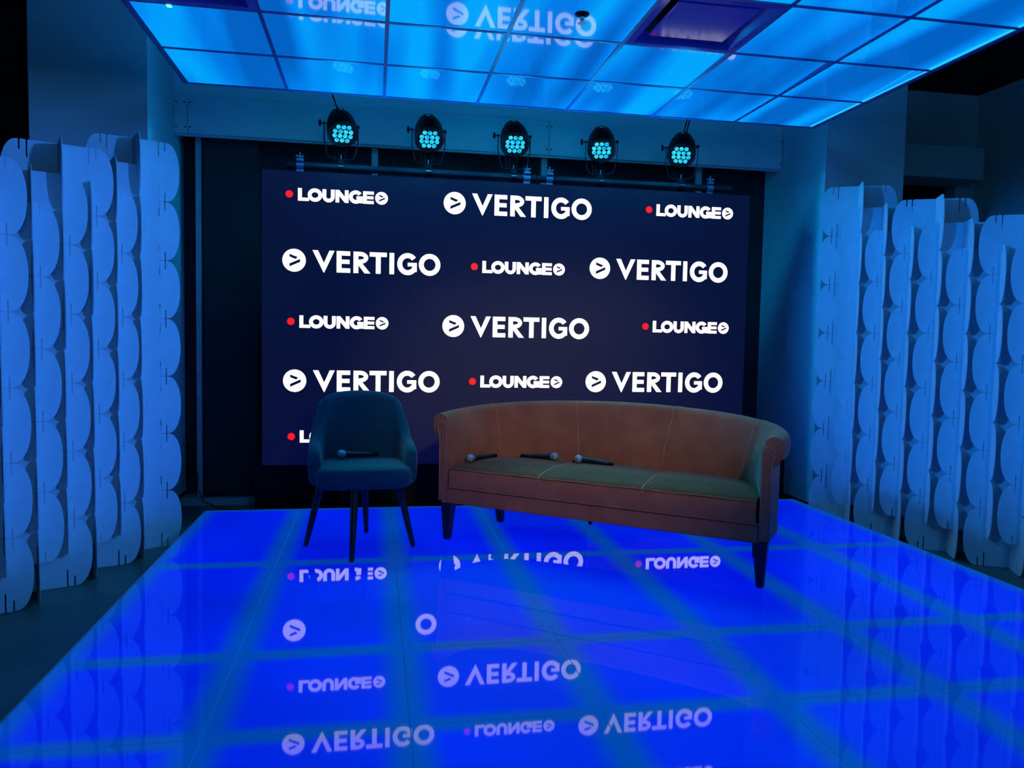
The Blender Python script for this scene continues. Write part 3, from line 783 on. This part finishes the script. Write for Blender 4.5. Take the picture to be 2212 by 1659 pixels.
# seat: pillow with a rounded front
def seat_pad():
    nu, nv = 28, 10; vs = []; fs = []
    ring = []
    for k in range(48):
        a = 2 * pi * k / 48
        cx, sx = cos(a), sin(a)
        p = 4.2
        r = (abs(cx) ** p + abs(sx) ** p) ** (-1 / p)
        x, y = 0.264 * r * cx, 0.235 * r * sx - 0.02
        if y > 0: x *= 1 - 0.22 * (y / 0.22) ** 2
        ring.append((x, y))
    lay = [(0.80, 0.362), (0.955, 0.366), (0.99, 0.380), (1.0, 0.412), (0.995, 0.442), (0.965, 0.463), (0.90, 0.473), (0.75, 0.479), (0.5, 0.483), (0.25, 0.485)]
    for sc, z in lay:
        for x, y in ring: vs.append((x * sc, (y + 0.02) * sc - 0.02, z + (0.006 if z > 0.45 else 0) * (0.2 - y)))
    m = len(ring)
    for i in range(len(lay) - 1):
        for j in range(m): fs.append((i * m + j, i * m + (j + 1) % m, (i + 1) * m + (j + 1) % m, (i + 1) * m + j))
    fs.append(tuple(range(m))[::-1]); fs.append(tuple((len(lay) - 1) * m + j for j in range(m)))
    return MB().add(vs, fs).build('seat', MAT['teal'], ch, smooth=True)
seat_pad()
# legs to front, back, left and right
for ang, rb, rt in ((-90, 0.307, 0.200), (90, 0.305, 0.185), (180, 0.298, 0.214), (0, 0.298, 0.214)):
    a = radians(ang - 11.0)
    m = MB().tube([(-0.013 + px, py, pz) for px, py, pz in [(rb * cos(a) * 1.0, rb * sin(a), 0.0), (rb * cos(a), rb * sin(a), 0.004), ((rb * 0.5 + rt * 0.5) * cos(a), (rb * 0.5 + rt * 0.5) * sin(a), 0.18), (rt * cos(a), rt * sin(a), 0.362)]], [0.0115, 0.0135, 0.0185, 0.0215], 14)
    auto_smooth(m.build('leg', MAT['darkwood'], ch))
fr = MB()
fr.box(-0.215, 0.215, -0.022, 0.022, 0.333, 0.363); fr.box(-0.022, 0.022, -0.20, 0.19, 0.334, 0.362)
bevel(fr.build('cross_frame', MAT['darkwood'], ch, loc=(-0.013, 0, 0), rz=radians(-11.0)), 0.004)

# ------------------------------------------------------------------ microphones
def make_mic(name, label):
    t = thing(name, label, 'microphone', group='wireless microphones on the seats')
    auto_smooth(MB().lathe([(0.0105, 0.030), (0.0120, 0.034), (0.0135, 0.10), (0.0165, 0.178), (0.0185, 0.190), (0.0150, 0.194)], 18, 'x').build('body', MAT['micbody'], t))
    auto_smooth(MB().lathe([(0.0085, 0.0), (0.0100, 0.003), (0.0100, 0.031), (0.0095, 0.034)], 14, 'x').build('tail_cap', MAT['metalblack'], t))
    ball = [(0.0165, 0.193)] + [(0.0253 * sin(a), 0.2165 - 0.0253 * cos(a)) for a in [radians(40 + 12 * i) for i in range(11)]] + [(0.0065, 0.2412)]
    g = MB().lathe(ball, 22, 'x').build('grille', MAT['mesh'], t, smooth=True)
    auto_smooth(MB().lathe([(0.0252, 0.2145), (0.0268, 0.2150), (0.0268, 0.2195), (0.0252, 0.2200)], 22, 'x').build('grille_band', MAT['steel'], t))
    return t
def lay_mic(t, tail, head):
    tail, head = Vector(tail), Vector(head)
    d = (head - tail).normalized()
    t.rotation_euler = d.to_track_quat('X', 'Z').to_euler()
    t.location = head - d * 0.2165
SFM = Matrix.Translation((0.417, 4.449, 0)) @ Matrix.Rotation(radians(-36.74), 4, 'Z')
def sz(x, d):
    for a, b in zip(DIV, DIV[1:]):
        if a <= x <= b: return seat_z(x, d, a, b)
    return 0.45
mic = make_mic('microphone', 'black wireless microphone lying on the teal chair seat')
lay_mic(mic, (0.02, 4.475, 0.489 + 0.0135), (-0.178, 4.41, 0.489 + 0.026))
for label, (tx, td), (hx, hd) in [
    ('black wireless microphone beside the left arm of the sofa', (0.165, 0.315), (0.100, 0.105)),
    ('black wireless microphone on the sofa, its ball head pointing right', (0.285, 0.395), (0.505, 0.408)),
    ('black wireless microphone on the middle sofa cushion', (0.885, 0.40), (0.662, 0.402))]:
    m2 = copy_tree(mic); m2['label'] = label
    d = Vector((hx - tx, hd - td)).normalized(); tx, td = hx - d.x * 0.2165, hd - d.y * 0.2165
    lay_mic(m2, SFM @ Vector((tx, td, sz(tx, td) + 0.0125)), SFM @ Vector((hx, hd, sz(hx, hd) + 0.0255)))

# thin cable hanging left of the screen
tag(MB().tube([(-1.40, 6.08, 0.35), (-1.33, 6.07, 0.28), (-1.29, 6.06, 0.10), (-1.295, 6.05, 0.02), (-1.24, 6.02, -0.08), (-1.12, 5.98, FZ + 0.005), (-0.9, 5.9, FZ + 0.005)], 0.004, 6).build('loose_cable', MAT['metalblack'], smooth=True),
    'thin black cable trailing to the floor left of the screen', 'cable')
